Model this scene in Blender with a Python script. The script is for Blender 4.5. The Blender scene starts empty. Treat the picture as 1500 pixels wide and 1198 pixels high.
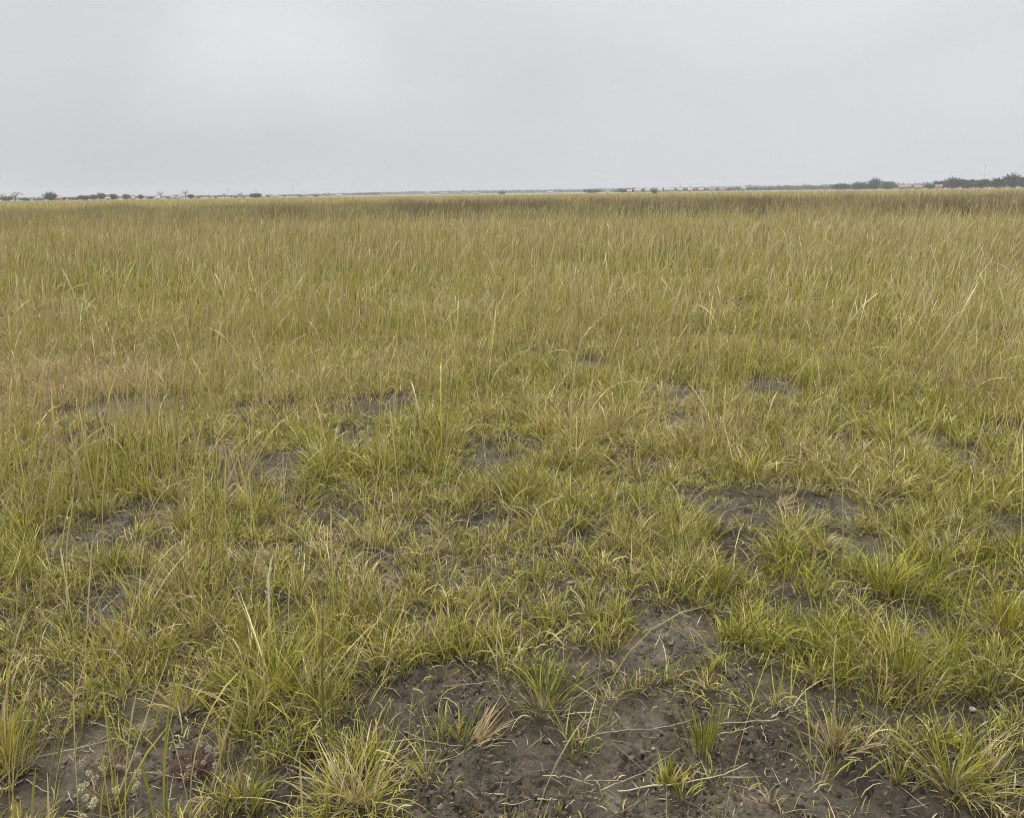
import bpy, math, random
import numpy as np
from mathutils import Matrix, Vector

# ------------------------------------------------------------------ scene
S = bpy.context.scene
COL = S.collection
rng = np.random.default_rng(11)
random.seed(11)
PI = math.pi

# ------------------------------------------------------------------ camera
CAM_H = 1.55
FPX, CXP, CYP = 1200.0, 750.0, 599.0
PITCH = math.atan((CYP - 282.5) / FPX)
ROLL = 0.0127
R0 = np.array([1, 0, 0.0]); F0 = np.array([0, math.cos(PITCH), -math.sin(PITCH)])
U0 = np.array([0, math.sin(PITCH), math.cos(PITCH)])
RIGHT = math.cos(ROLL) * R0 - math.sin(ROLL) * U0
UP = math.cos(ROLL) * U0 + math.sin(ROLL) * R0
EYE = np.array([0, 0, CAM_H])
cd = bpy.data.cameras.new('camera'); cam = bpy.data.objects.new('camera', cd); COL.objects.link(cam)
M = Matrix.Identity(4)
for i, v in enumerate((RIGHT, UP, -F0)):
    for j in range(3): M[j][i] = float(v[j])
M[2][3] = CAM_H
cam.matrix_world = M
cd.sensor_fit = 'HORIZONTAL'; cd.sensor_width = 36; cd.lens = FPX / 1500 * 36
cd.clip_start = 0.05; cd.clip_end = 20000
S.camera = cam

def ray(px, py):
    return F0 + (px - CXP) / FPX * RIGHT + (CYP - py) / FPX * UP
def gnd(px, py, z=0.0):                      # a point of the photograph on the ground
    d = ray(px, py); t = (z - CAM_H) / d[2]
    return EYE + d * t
def upright(px, py, Y):                      # a point of the photograph at depth Y
    d = ray(px, py); return EYE + d * (Y / d[1])
def hor_y(px): return 282.5 - ROLL * (px - 750)

# ------------------------------------------------------------------ noise
def _h(ix, iy, s):
    n = (ix.astype(np.int64) * 374761393 + iy.astype(np.int64) * 668265263 + s * 1442695041) & 0xFFFFFFFF
    n = ((n ^ (n >> 13)) * 1274126177) & 0xFFFFFFFF
    n = n ^ (n >> 16)
    n = (n * 2246822519) & 0xFFFFFFFF
    return ((n ^ (n >> 15)) & 0xFFFFFF) / float(0xFFFFFF)
def noise(x, y, s=0):                        # gradient noise about -1..1
    x = np.asarray(x, float); y = np.asarray(y, float)
    ix, iy = np.floor(x), np.floor(y); fx, fy = x - ix, y - iy
    u = fx*fx*fx*(fx*(fx*6-15)+10); v = fy*fy*fy*(fy*(fy*6-15)+10)
    def g(dx, dy):
        a = _h(ix+dx, iy+dy, s) * 2 * PI
        return np.cos(a)*(fx-dx) + np.sin(a)*(fy-dy)
    return 1.5*((g(0,0)*(1-u)+g(1,0)*u)*(1-v) + (g(0,1)*(1-u)+g(1,1)*u)*v)
def fbm(x, y, s=0, o=4, gain=.5):
    a, r, f = 1.0, 0, 1.0
    for k in range(o):
        r = r + a*noise(x*f+17.3*k, y*f-9.1*k, s+k); a *= gain; f *= 2.03
    return r
def worley(x, y, s=0):
    ix, iy = np.floor(x), np.floor(y)
    d1 = np.full(x.shape, 9.0); d2 = np.full(x.shape, 9.0); idv = np.zeros(x.shape)
    for dx in (-1, 0, 1):
        for dy in (-1, 0, 1):
            cx, cy = ix+dx, iy+dy
            d = np.hypot(cx+_h(cx, cy, s)-x, cy+_h(cx, cy, s+7)-y)
            m = d < d1
            d2 = np.where(m, d1, np.minimum(d2, d)); idv = np.where(m, _h(cx, cy, s+3), idv); d1 = np.where(m, d, d1)
    return d1, d2, idv
def sstep(a, b, x):
    t = np.clip((x-a)/(b-a), 0, 1); return t*t*(3-2*t)

# ------------------------------------------------------------------ where the soil lies bare (pixel centre, half width, half height -> ground ellipses)
BARE_PX = [(830,1185,270,70),(1200,1185,160,60),(140,1190,170,50),(1180,1055,105,55),(830,1125,225,85),(660,1020,100,62),(1110,1100,120,80),(1110,1010,80,40),(1260,1150,120,55),(1450,1040,90,32),(1370,1060,70,35),
 (1480,1130,50,60),(150,1120,150,62),(280,1060,80,40),(320,1150,80,60),(165,885,55,48),(120,800,80,38),(200,760,80,28),(380,705,70,32),(725,678,55,26),
 (790,662,24,16),(925,692,46,24),(990,682,24,14),(1075,765,72,42),(1075,825,45,42),(1190,755,75,24),(1270,805,60,30),(1400,672,42,34),
 (1488,775,38,40),(1130,572,52,15),(990,578,36,11),(1000,625,48,12),(868,540,28,11),(525,645,40,24),(565,600,54,15),(105,608,30,12),
 (28,470,42,12),(80,464,20,9),(160,503,24,10),(195,600,75,14),(120,650,50,16),(440,745,44,16),(870,800,34,14),(720,770,46,14),(440,900,60,18),
 (690,860,60,14),(560,840,50,14),(1320,905,50,30),(1180,900,40,18),(300,660,50,16),(640,915,55,14),(1255,660,40,14),(780,520,40,8),(535,465,30,8),
 (560,1130,40,50),(880,985,40,18),(950,1060,60,40),(60,700,40,18)]
BARE = []
for px, py, hx, hy in BARE_PX:
    if py < 720: hy = hy*1.5; hx = hx*1.2
    c = gnd(px, py); a = gnd(px, py-hy*.9); b = gnd(px, py+hy*.9); e = gnd(px+hx, py)
    BARE.append((c[0], (a[1]+b[1])/2, abs(e[0]-c[0]), max((a[1]-b[1])/2, .03)))
def bare(x, y):                              # 0 .. 1, 1 = open soil
    wx = x + .05*noise(x*5, y*5, 51) + .022*noise(x*17, y*17, 52)
    wy = y + (.06*noise(x*5, y*5, 53) + .025*noise(x*17, y*17, 54))*(1+.12*np.clip(y, 0, 12))
    m = np.zeros(np.shape(x))
    for cx, cy, rx, ry in BARE:
        q = np.sqrt(((wx-cx)/rx)**2 + ((wy-cy)/ry)**2)
        m = np.maximum(m, 1-sstep(.72, 1.12, q))
    r = np.hypot(x, y)
    n = fbm(x*1.7, y*1.7, 60, 3)
    lim = np.interp(r, [0, 2.15, 2.5, 3, 5, 9, 16, 30], [-.25, -.08, .26, .46, .52, .72, 1.1, 3])
    m = np.maximum(m, sstep(lim, lim+.22, n))
    n2 = fbm(x*4.3, y*3.1, 63, 3); l2 = np.interp(r, [0, 2.5, 4, 8, 12, 18], [.45, .46, .48, .60, .85, 2])
    m = np.maximum(m, sstep(l2, l2+.2, n2))
    m = m*(1-(.45+.12*sstep(2.1, 2.8, r))*sstep(.36, .66, fbm(x*6.1+4, y*6.1, 66, 3)))       # grass pokes into the open soil
    return m

def height(x, y, b=None):
    r = np.hypot(x, y)
    if b is None: b = bare(x, y)
    near = 1-sstep(5, 16, r)
    z = .035*fbm(x*.9, y*.9, 70, 3)*(1-sstep(20, 60, r)) + .018*(1-b)*near
    cr = np.abs(noise(x*9, y*9, 75))
    z = z + near*(.011*fbm(x*7, y*7, 71, 3) + b*(-.016*np.exp(-(cr/.05)**2)*sstep(.1, .6, noise(x*2.3, y*2.3, 76)+.3)))
    return z
def micro(x, y, b):
    d1, d2, i1 = worley(x*22+.4*noise(x*40, y*40, 81), y*22+.4*noise(x*40, y*40, 82), 83)
    e1, e2, i2 = worley(x*55, y*55, 87)
    lump = sstep(-.25, .45, fbm(x*3.1, y*3.1, 88, 2))
    k1, k2, _ = worley(x*13+.5*noise(x*30, y*30, 91), y*13+.5*noise(x*30, y*30, 92), 93)
    return (.4+.6*b)*(-.028*np.exp(-((k2-k1)/.06)**2)*(.25+.75*lump) + .022*lump*(np.minimum((d2-d1)*1.6, .8)*(.35+.65*i1)) + 0.008*(np.minimum((e2-e1)*1.5, .8)*i2) + .0022*noise(x*120, y*120, 89))

# ------------------------------------------------------------------ mesh helpers
def link(name, me, mat=None, parent=None):
    o = bpy.data.objects.new(name, me); COL.objects.link(o)
    if mat is not None and me is not None: me.materials.append(mat)
    if parent is not None: o.parent = parent
    return o
def np_mesh(name, V, F, C=None, smooth=True):
    V = np.ascontiguousarray(V, np.float32); F = np.ascontiguousarray(F, np.int32)
    me = bpy.data.meshes.new(name); k = F.shape[1]
    me.vertices.add(len(V)); me.vertices.foreach_set('co', V.ravel())
    me.loops.add(F.size); me.loops.foreach_set('vertex_index', F.ravel())
    me.polygons.add(len(F)); me.polygons.foreach_set('loop_start', np.arange(0, F.size, k, dtype=np.int32))
    me.polygons.foreach_set('use_smooth', np.full(len(F), smooth, bool))
    if C is not None:
        a = me.attributes.new('tint', 'FLOAT_COLOR', 'POINT')
        cc = np.ones((len(V), 4), np.float32); cc[:, :3] = C
        a.data.foreach_set('color', cc.ravel())
    me.update(); me.validate() if len(V) < 5000 else None
    return me
class Bag:                                   # gathers quads and triangles (as degenerate-free quads) into one mesh
    def __init__(s): s.V, s.F, s.C, s.n = [], [], [], 0
    def add(s, V, F, C):
        V = np.asarray(V, float); s.V.append(V); s.F.append(np.asarray(F)+s.n)
        C = np.asarray(C, float)
        s.C.append(np.broadcast_to(C, (len(V), 3)) if C.ndim == 1 else C); s.n += len(V)
    def mesh(s, name, smooth=True):
        return np_mesh(name, np.concatenate(s.V), np.concatenate(s.F), np.concatenate(s.C), smooth)

def blades(base, az, L, th0, th1, w, cb, ct, ns, fold=False, psi=None, head=None, sheath=0.0, csheath=None, hm=2.6, zmin=None, wig=0.0):
    """Grass blades: arrays of N. Returns V, F, C."""
    N = len(az); K = ns+1
    az = np.asarray(az); L = np.broadcast_to(L, (N,)); w = np.broadcast_to(w, (N,))
    t = np.linspace(0, 1, K)
    tm = (t[1:]+t[:-1])/2
    th = th0[:, None] + (th1-th0)[:, None]*(tm[None, :]**1.25)
    azk = az[:, None] + (wig*rng.normal(size=(N, 1))*tm[None, :] if wig else 0)
    dh = np.sin(th)*(L/ns)[:, None]; dz = np.cos(th)*(L/ns)[:, None]
    dx = dh*np.cos(azk); dy = dh*np.sin(azk)
    P = np.zeros((N, K, 3))
    P[:, 1:, 0] = np.cumsum(dx, 1); P[:, 1:, 1] = np.cumsum(dy, 1); P[:, 1:, 2] = np.cumsum(dz, 1)
    if zmin is not None: P[:, :, 2] = np.maximum(P[:, :, 2], zmin*np.minimum(1, t*4)[None, :])
    P += base[:, None, :]
    thv = th0[:, None] + (th1-th0)[:, None]*(t[None, :]**1.25)
    if psi is None: psi = rng.uniform(-1.1, 1.1, N)
    ca, sa = np.cos(az)[:, None], np.sin(az)[:, None]
    nrm = np.stack([np.cos(thv)*ca, np.cos(thv)*sa, -np.sin(thv)], -1)
    perp = np.stack([-sa*np.ones_like(thv), ca*np.ones_like(thv), 0*thv], -1)
    cp, sp = np.cos(psi)[:, None, None], np.sin(psi)[:, None, None]
    side = perp*cp + nrm*sp; nn = nrm*cp - perp*sp
    prof = np.clip(1.04-t**2.2, .08, 1)*np.minimum(1, .55+t*2.2)
    W = w[:, None]*prof[None, :]
    if head is not None:                     # head: fraction of the length that is a seed head
        hp = np.where(t > 1-head, hm*np.sin(np.clip((t-(1-head))/head, 0, 1)*PI*.86+.25), 1.0)
        W = w[:, None]*hp[None, :]
    cb = np.broadcast_to(cb, (N, 3)); ct = np.broadcast_to(ct, (N, 3))
    tt = t[None, :, None]
    Cc = cb[:, None, :]*(1-tt) + ct[:, None, :]*tt
    if csheath is not None:
        m = (1-sstep(sheath*.5, sheath*1.2+1e-6, t))[None, :, None]
        Cc = Cc*(1-m) + np.broadcast_to(csheath, (N, 3))[:, None, :]*m
    if fold:
        V = np.stack([P-side*W[..., None]/2, P+nn*W[..., None]*.22, P+side*W[..., None]/2], 2); c = 3
    else:
        V = np.stack([P-side*W[..., None]/2, P+side*W[..., None]/2], 2); c = 2
    V = V.reshape(-1, 3); Cc = np.repeat(Cc[:, :, None, :], c, 2).reshape(-1, 3)
    idx = np.arange(N*K*c).reshape(N, K, c)
    F = []
    for j in range(c-1):
        F.append(np.stack([idx[:, :-1, j], idx[:, :-1, j+1], idx[:, 1:, j+1], idx[:, 1:, j]], -1).reshape(-1, 4))
    return V, np.concatenate(F), Cc

def tube(pts, rad, sides=5):
    pts = np.asarray(pts, float); n = len(pts); rad = np.broadcast_to(rad, (n,))
    T = np.gradient(pts, axis=0); T /= np.linalg.norm(T, axis=1)[:, None]+1e-9
    ref = np.array([.3, .9, .2]); A = np.cross(T, ref); A /= np.linalg.norm(A, axis=1)[:, None]+1e-9; B = np.cross(T, A)
    a = np.arange(sides)*2*PI/sides
    V = pts[:, None, :] + rad[:, None, None]*(np.cos(a)[None, :, None]*A[:, None, :] + np.sin(a)[None, :, None]*B[:, None, :])
    idx = np.arange(n*sides).reshape(n, sides); nx = np.roll(idx, -1, 1)
    return V.reshape(-1, 3), np.stack([idx[:-1], nx[:-1], nx[1:], idx[1:]], -1).reshape(-1, 4)
def bez(p, n):                               # Catmull-Rom through the given points
    p = np.asarray(p, float); q = np.vstack([2*p[0]-p[1], p, 2*p[-1]-p[-2]]); out = []
    for i in range(len(p)-1):
        a, b, c, d = q[i:i+4]
        for t in np.linspace(0, 1, n, endpoint=False):
            out.append(.5*((2*b)+(-a+c)*t+(2*a-5*b+4*c-d)*t*t+(-a+3*b-3*c+d)*t**3))
    out.append(p[-1]); return np.array(out)
def ball(sub=1):
    import bmesh
    bm = bmesh.new(); bmesh.ops.create_icosphere(bm, subdivisions=sub, radius=1)
    V = np.array([v.co[:] for v in bm.verts]); F = np.array([[v.index for v in f.verts] for f in bm.faces]); bm.free()
    return V, F
BV1, BF1 = ball(1); BV2, BF2 = ball(2)
def tri2quad(F): return F
def tag(o, label=None, cat=None, group=None, kind=None):
    if label: o['label'] = label
    if cat: o['category'] = cat
    if group: o['group'] = group
    if kind: o['kind'] = kind
    return o
def empty(name, loc):
    o = bpy.data.objects.new(name, None); o.location = [float(v) for v in loc]; o.empty_display_size = .05
    COL.objects.link(o); return o

# ------------------------------------------------------------------ materials
def new_mat(name):
    m = bpy.data.materials.new(name); m.use_nodes = True
    nt = m.node_tree; nt.nodes.clear(); return m, nt, nt.nodes, nt.links
def leaf_mat(name, trans=.28, rough=.55, spec=.25, hue=.04, scale=25):
    m, nt, N, Lk = new_mat(name)
    out = N.new('ShaderNodeOutputMaterial'); at = N.new('ShaderNodeAttribute'); at.attribute_name = 'tint'
    geo = N.new('ShaderNodeNewGeometry')
    nz = N.new('ShaderNodeTexNoise'); nz.inputs['Scale'].default_value = scale; nz.inputs['Detail'].default_value = 2
    Lk.new(geo.outputs['Position'], nz.inputs['Vector'])
    hs = N.new('ShaderNodeHueSaturation')
    mr = N.new('ShaderNodeMapRange'); mr.inputs[3].default_value = .82; mr.inputs[4].default_value = 1.18
    Lk.new(nz.outputs['Fac'], mr.inputs[0]); Lk.new(mr.outputs[0], hs.inputs['Value']); Lk.new(at.outputs['Color'], hs.inputs['Color'])
    p = N.new('ShaderNodeBsdfPrincipled'); p.inputs['Roughness'].default_value = rough; p.inputs['Specular IOR Level'].default_value = spec
    Lk.new(hs.outputs['Color'], p.inputs['Base Color'])
    tr = N.new('ShaderNodeBsdfTranslucent'); Lk.new(hs.outputs['Color'], tr.inputs['Color'])
    mx = N.new('ShaderNodeMixShader'); mx.inputs[0].default_value = trans
    Lk.new(p.outputs[0], mx.inputs[1]); Lk.new(tr.outputs[0], mx.inputs[2]); Lk.new(mx.outputs[0], out.inputs['Surface'])
    return m
def rough_mat(name, rough=.85, spec=.15, scale=60, amount=.25, bump=0.0):
    m, nt, N, Lk = new_mat(name)
    out = N.new('ShaderNodeOutputMaterial'); at = N.new('ShaderNodeAttribute'); at.attribute_name = 'tint'
    geo = N.new('ShaderNodeNewGeometry')
    nz = N.new('ShaderNodeTexNoise'); nz.inputs['Scale'].default_value = scale; nz.inputs['Detail'].default_value = 4
    Lk.new(geo.outputs['Position'], nz.inputs['Vector'])
    hs = N.new('ShaderNodeHueSaturation'); mr = N.new('ShaderNodeMapRange'); mr.inputs[3].default_value = 1-amount; mr.inputs[4].default_value = 1+amount
    Lk.new(nz.outputs['Fac'], mr.inputs[0]); Lk.new(mr.outputs[0], hs.inputs['Value']); Lk.new(at.outputs['Color'], hs.inputs['Color'])
    p = N.new('ShaderNodeBsdfPrincipled'); p.inputs['Roughness'].default_value = rough; p.inputs['Specular IOR Level'].default_value = spec
    Lk.new(hs.outputs['Color'], p.inputs['Base Color'])
    if bump:
        b = N.new('ShaderNodeBump'); b.inputs['Strength'].default_value = .6; b.inputs['Distance'].default_value = bump
        Lk.new(nz.outputs['Fac'], b.inputs['Height']); Lk.new(b.outputs[0], p.inputs['Normal'])
    Lk.new(p.outputs[0], out.inputs['Surface']); return m
M_GRASS = leaf_mat('grass_blade', .15, .5, .3)
M_DRY = leaf_mat('dry_blade', .22, .6, .2)
M_STRAW = rough_mat('straw', .6, .25, 180, .2)
M_CLOD = rough_mat('soil_clod', .95, .1, 140, .3, .002)
M_STONE = rough_mat('pebble', .85, .2, 200, .18, .001)
M_FLOWER = leaf_mat('flower', .25, .7, .1, scale=200)
M_LEAF = leaf_mat('tree_leaf', .2, .6, .2, scale=.8)
M_BARK = rough_mat('bark', .9, .1, 6, .25)
M_WALL = rough_mat('plaster', .9, .1, 1.5, .12)
M_ROOF = rough_mat('sheet_roof', .55, .3, 1.2, .15)
M_METAL = rough_mat('mast_metal', .5, .4, 2, .1)

def soil_mat():
    m, nt, N, Lk = new_mat('soil')
    out = N.new('ShaderNodeOutputMaterial'); geo = N.new('ShaderNodeNewGeometry')
    at = N.new('ShaderNodeAttribute'); at.attribute_name = 'tint'
    n1 = N.new('ShaderNodeTexNoise'); n1.inputs['Scale'].default_value = 9; n1.inputs['Detail'].default_value = 6
    n2 = N.new('ShaderNodeTexNoise'); n2.inputs['Scale'].default_value = 90; n2.inputs['Detail'].default_value = 6; n2.inputs['Roughness'].default_value = .7
    for n in (n1, n2): Lk.new(geo.outputs['Position'], n.inputs['Vector'])
    ad = N.new('ShaderNodeMath'); ad.operation = 'ADD'; Lk.new(n1.outputs['Fac'], ad.inputs[0]); Lk.new(n2.outputs['Fac'], ad.inputs[1])
    mr = N.new('ShaderNodeMapRange'); mr.inputs[1].default_value = .65; mr.inputs[2].default_value = 1.35; mr.inputs[3].default_value = .42; mr.inputs[4].default_value = 1.65
    Lk.new(ad.outputs[0], mr.inputs[0])
    hs = N.new('ShaderNodeHueSaturation'); Lk.new(at.outputs['Color'], hs.inputs['Color']); Lk.new(mr.outputs[0], hs.inputs['Value'])
    p = N.new('ShaderNodeBsdfPrincipled'); p.inputs['Roughness'].default_value = .95; p.inputs['Specular IOR Level'].default_value = .12
    Lk.new(hs.outputs['Color'], p.inputs['Base Color'])
    b = N.new('ShaderNodeBump'); b.inputs['Strength'].default_value = .9; b.inputs['Distance'].default_value = .012
    Lk.new(n2.outputs['Fac'], b.inputs['Height']); Lk.new(b.outputs[0], p.inputs['Normal'])
    Lk.new(p.outputs[0], out.inputs['Surface']); return m
M_SOIL = soil_mat()

# ------------------------------------------------------------------ ground: one sheet from underfoot to the horizon
def build_ground():
    dr = [0.25]
    while dr[-1] < 4000:
        r = dr[-1]
        s = .035 if r < 1.35 else (.0026 if r < 4.5 else (.005 if r < 9 else (.014 if r < 40 else .06)))
        dr.append(r*(1+s))
    r = np.array(dr)
    lim = math.radians(38)
    a = np.concatenate([np.linspace(-PI, -lim, 60, endpoint=False), np.linspace(-lim, lim, 520), np.linspace(lim, PI, 60, endpoint=False)[1:]])
    RR, AA = np.meshgrid(r, a, indexing='ij')
    X, Y = RR*np.sin(AA), RR*np.cos(AA)
    b = bare(X, Y)
    Z = height(X, Y, b) + np.where(RR < 14, micro(X, Y, b), 0)
    n, k = X.shape
    V = np.stack([X, Y, Z], -1).reshape(-1, 3)
    idx = np.arange(n*k).reshape(n, k); nx = np.roll(idx, -1, 1)
    F = np.stack([idx[:-1], idx[1:], nx[1:], nx[:-1]], -1).reshape(-1, 4)
    soil = np.array([.088, .074, .055]); shaded_thatch = np.array([.066, .055, .036]); tan = np.array([.27, .235, .115])
    pal = sstep(-.6, .7, fbm(X*1.3, Y*1.3, 90, 3))
    _, _, ci = worley(X*22+.4*noise(X*40, Y*40, 81), Y*22+.4*noise(X*40, Y*40, 82), 83); ci = .75+.5*ci
    soilc = soil[None, None]*(.75+.55*pal[..., None])*np.where(RR < 14, ci, 1)[..., None]
    far = sstep(70, 120, RR)[..., None]
    c = soilc*b[..., None] + shaded_thatch*(1-b[..., None])  # litter colour under the grass, darkened to paint in shade between blades
    c = c*(1-far) + tan*far
    # middle vertex closing the sheet under the camera
    V = np.vstack([V, [[0, 0, 0]]]); c = np.vstack([c.reshape(-1, 3), [soil]])
    me = np_mesh('ground', V, F, c)
    o = link('ground', me, M_SOIL); tag(o, kind='structure')
build_ground()

# ------------------------------------------------------------------ grass colours
GREEN = np.array([.205, .210, .022]); YGREEN = np.array([.340, .318, .037]); DGREEN = np.array([.080, .092, .020])
STRAW = np.array([.58, .49, .25]); TAN = np.array([.40, .30, .135]); PINK = np.array([.36, .245, .15]); GREY = np.array([.30, .255, .175]); PALE = np.array([.58, .52, .30])
def pick(N, w):
    pal = np.stack([GREEN, YGREEN, DGREEN, STRAW, TAN, PINK, GREY])
    w = np.asarray(w, float)
    if w.ndim == 1: w = np.broadcast_to(w, (N, 7))
    cs = np.cumsum(w/w.sum(1, keepdims=True), 1); k = (rng.random((N, 1)) > cs).sum(1).clip(0, 6)
    c = pal[k]*rng.uniform(.62, 1.42, (N, 1))
    return c*(1+rng.normal(0, .05, (N, 3)))
def greenness(x, y):
    r = np.hypot(x, y)
    g = .64 + .36*fbm(x*.55, y*.55, 30, 3) + .28*fbm(x*.16, y*.16, 31, 2) - .36*sstep(14, 48, r)
    p = gnd(75, 575); g = g - .8*np.exp(-(((x-p[0])/1.2)**2+((y-p[1])/.9)**2))
    return np.clip(g, .03, .97)
def weights(g, x, y):
    pk = np.clip(.10+.25*fbm(x*.4, y*.4, 33, 2), .02, .5)
    p = gnd(75, 575); pk = pk + .9*np.exp(-(((x-p[0])/1.2)**2+((y-p[1])/.9)**2))
    d = 1-g
    return np.stack([.55*g, .62*g+.12, .22*g, .50*d+.07, .40*d+.02, pk*d, .22*d], 1)
def polar(N, r0, r1, half=38, extra=1.2, power=1.0):
    """N ground points in a sector, with side room for another viewpoint; density falls as r^-(2-..) when power < 1"""
    u = rng.random(N)
    e = 2*power
    r = (r0**e + u*(r1**e-r0**e))**(1/e)
    a = rng.uniform(-1, 1, N)*(math.radians(half)+np.arctan(extra/r)*.35)
    return r*np.sin(a), r*np.cos(a)

grass = Bag()
def tufts(N, r0, r1, per, L0, L1, wid, ns, fold, power=1.0, spread=.035, thmax=1.15, keepbare=.0, lift=0.0):
    x, y = polar(N, r0, r1, power=power); b = bare(x, y)
    keep = rng.random(N) > b*(1-keepbare)
    x, y = x[keep], y[keep]
    n = len(x)
    g = greenness(x, y)
    size = np.exp(rng.normal(0, .3, n))*(.75+.5*sstep(-.5, .6, fbm(x*.8, y*.8, 40, 2)))
    lean_az = rng.uniform(0, 2*PI, n); ln = rng.uniform(0, .35, n)
    k = np.maximum(3, (per*size*rng.uniform(.5, 1.5, n))).astype(int)
    I = np.repeat(np.arange(n), k); m = len(I)
    az = rng.uniform(0, 2*PI, m); rad = np.abs(rng.normal(0, spread, m))*np.sqrt(size[I])
    bx, by = x[I]+rad*np.cos(az), y[I]+rad*np.sin(az)
    bz = height(bx, by)-.004
    az = az+rng.normal(0, .5, m)
    th0 = np.abs(rng.normal(.18, .2, m))+rad*2.5
    th1 = th0+rng.uniform(.1, thmax, m)+ln[I]*np.cos(az-lean_az[I])
    th1 += np.where(rng.random(m) < .12, rng.uniform(.5, 1.1, m), 0)
    L = rng.uniform(L0, L1, m)*size[I]*rng.uniform(.55, 1.1, m)
    gg = np.clip(g[I]+rng.normal(0, .12, n)[I], .02, .98)
    ct = pick(m, weights(gg, bx, by)); tint = (1+rng.normal(0, .12, (n, 1)))[I]
    ct = ct*tint
    dead = ct[:, 0] > .30
    th1 = th1+np.where(dead, rng.uniform(0, .5, m), 0)
    cb = ct*.9+STRAW*.10
    w = wid*rng.uniform(.6, 1.25, m)
    kd = np.maximum(2, (k*.28)).astype(int); J = np.repeat(np.arange(n), kd); q = len(J)      # the dead crown round each tuft's foot
    a2 = rng.uniform(0, 2*PI, q); r2 = np.abs(rng.normal(0, spread*.8, q)); jx, jy = x[J]+r2*np.cos(a2), y[J]+r2*np.sin(a2)
    c2 = np.where((rng.random(q) < .5)[:, None], np.array([.17, .125, .075]), np.array([.34, .27, .16]))*rng.uniform(.5, 1.3, (q, 1))
    grass.add(*blades(np.stack([jx, jy, height(jx, jy)-.003], 1), a2+rng.normal(0, .7, q), rng.uniform(.25, .6, q)*L0*size[J]*1.6, rng.uniform(.4, 1.3, q), rng.uniform(.8, 1.9, q), wid*rng.uniform(.6, 1.3, q), c2, c2, 2, False, zmin=.004, wig=.5))
    grass.add(*blades(np.stack([bx, by, bz], 1), az, L, th0, np.minimum(th1, 2.5), w, cb, ct, ns, fold, sheath=.14, csheath=cb*.55+np.array([.36, .31, .17])*.45, zmin=.006, wig=.5))
def stems(N, r0, r1, L0, L1, wid, ns, power=1.0, head=.22, green=.4, lean=.12, dark=0.0, hfun=None, mask=None, pale=False):
    x, y = polar(N, r0, r1, power=power); b = bare(x, y)
    clump = sstep(-.35, .5, fbm(x*.6, y*.6, 44, 3))
    keep = (rng.random(N) > b*.97) & (rng.random(N) < .2+.8*clump)
    if mask is not None: keep &= rng.random(N) < mask(x, y)
    x, y = x[keep], y[keep]; m = len(x)
    z = height(x, y)-.004
    L = rng.uniform(L0, L1, m)*rng.uniform(.7, 1.1, m)
    if hfun is not None: L = L*hfun(x, y)
    th0 = np.abs(rng.normal(.07, .09, m)); th1 = th0+np.abs(rng.normal(.2, .3, m))+np.where(rng.random(m) < .08, rng.uniform(.5, 1.4, m), 0)
    az = rng.normal(0.1, 1.25, m)          # the breeze lays most of them over to the right
    isg = rng.random(m) < green
    c1 = np.where(isg[:, None], YGREEN*.95, np.where((rng.random(m) < .3)[:, None], PINK, TAN))*rng.uniform(.75, 1.25, (m, 1))
    c2 = np.where((rng.random(m) < .6)[:, None], STRAW*.88, np.where((rng.random(m) < .5)[:, None], TAN, YGREEN*1.1))*rng.uniform(.7, 1.2, (m, 1))
    if pale: c2 = PALE*rng.uniform(.75, 1.15, (m, 1)); th0 = np.abs(rng.normal(.16, .16, m)); th1 = th0+np.abs(rng.normal(.35, .35, m)); az = rng.uniform(-PI, PI, m)*.75
    if dark: c1 = c1*(1-dark)+np.array([.085, .072, .036])*dark; c2 = c2*(1-dark)+np.array([.14, .11, .06])*dark
    grass.add(*blades(np.stack([x, y, z], 1), az, L, th0, th1, wid*rng.uniform(.7, 1.3, m), c1, c2, ns, False, head=head, hm=1.7 if r1 <= 10 else 2.4, wig=.3))
def field(N, r0, r1, L0, L1, wid, ns, power=1.0, lean=1.0, colour=None, hfun=None, mask=None):
    x, y = polar(N, r0, r1, power=power, extra=2.5); b = bare(x, y)
    keep = rng.random(N) > b
    if mask is not None: keep &= rng.random(N) < mask(x, y)
    x, y = x[keep], y[keep]; m = len(x)
    z = height(x, y)-.01
    L = rng.uniform(L0, L1, m)
    L = L*(.8+.4*sstep(-.5, .6, fbm(x*.25, y*.25, 41, 3)))
    if hfun is not None: L = L*hfun(x, y)
    th0 = np.abs(rng.normal(.10, .12, m)); th1 = th0+rng.uniform(.05, .75, m)
    az = rng.normal(0.1, 1.3, m)
    if colour is None:
        g = greenness(x, y)
        ct = pick(m, weights(g, x, y)); cb = ct*.92
    else: cb, ct = colour(x, y, m)
    grass.add(*blades(np.stack([x, y, z], 1), az, L, th0, th1, wid*rng.uniform(.6, 1.3, m), cb, ct, ns, False, wig=.3))

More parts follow.
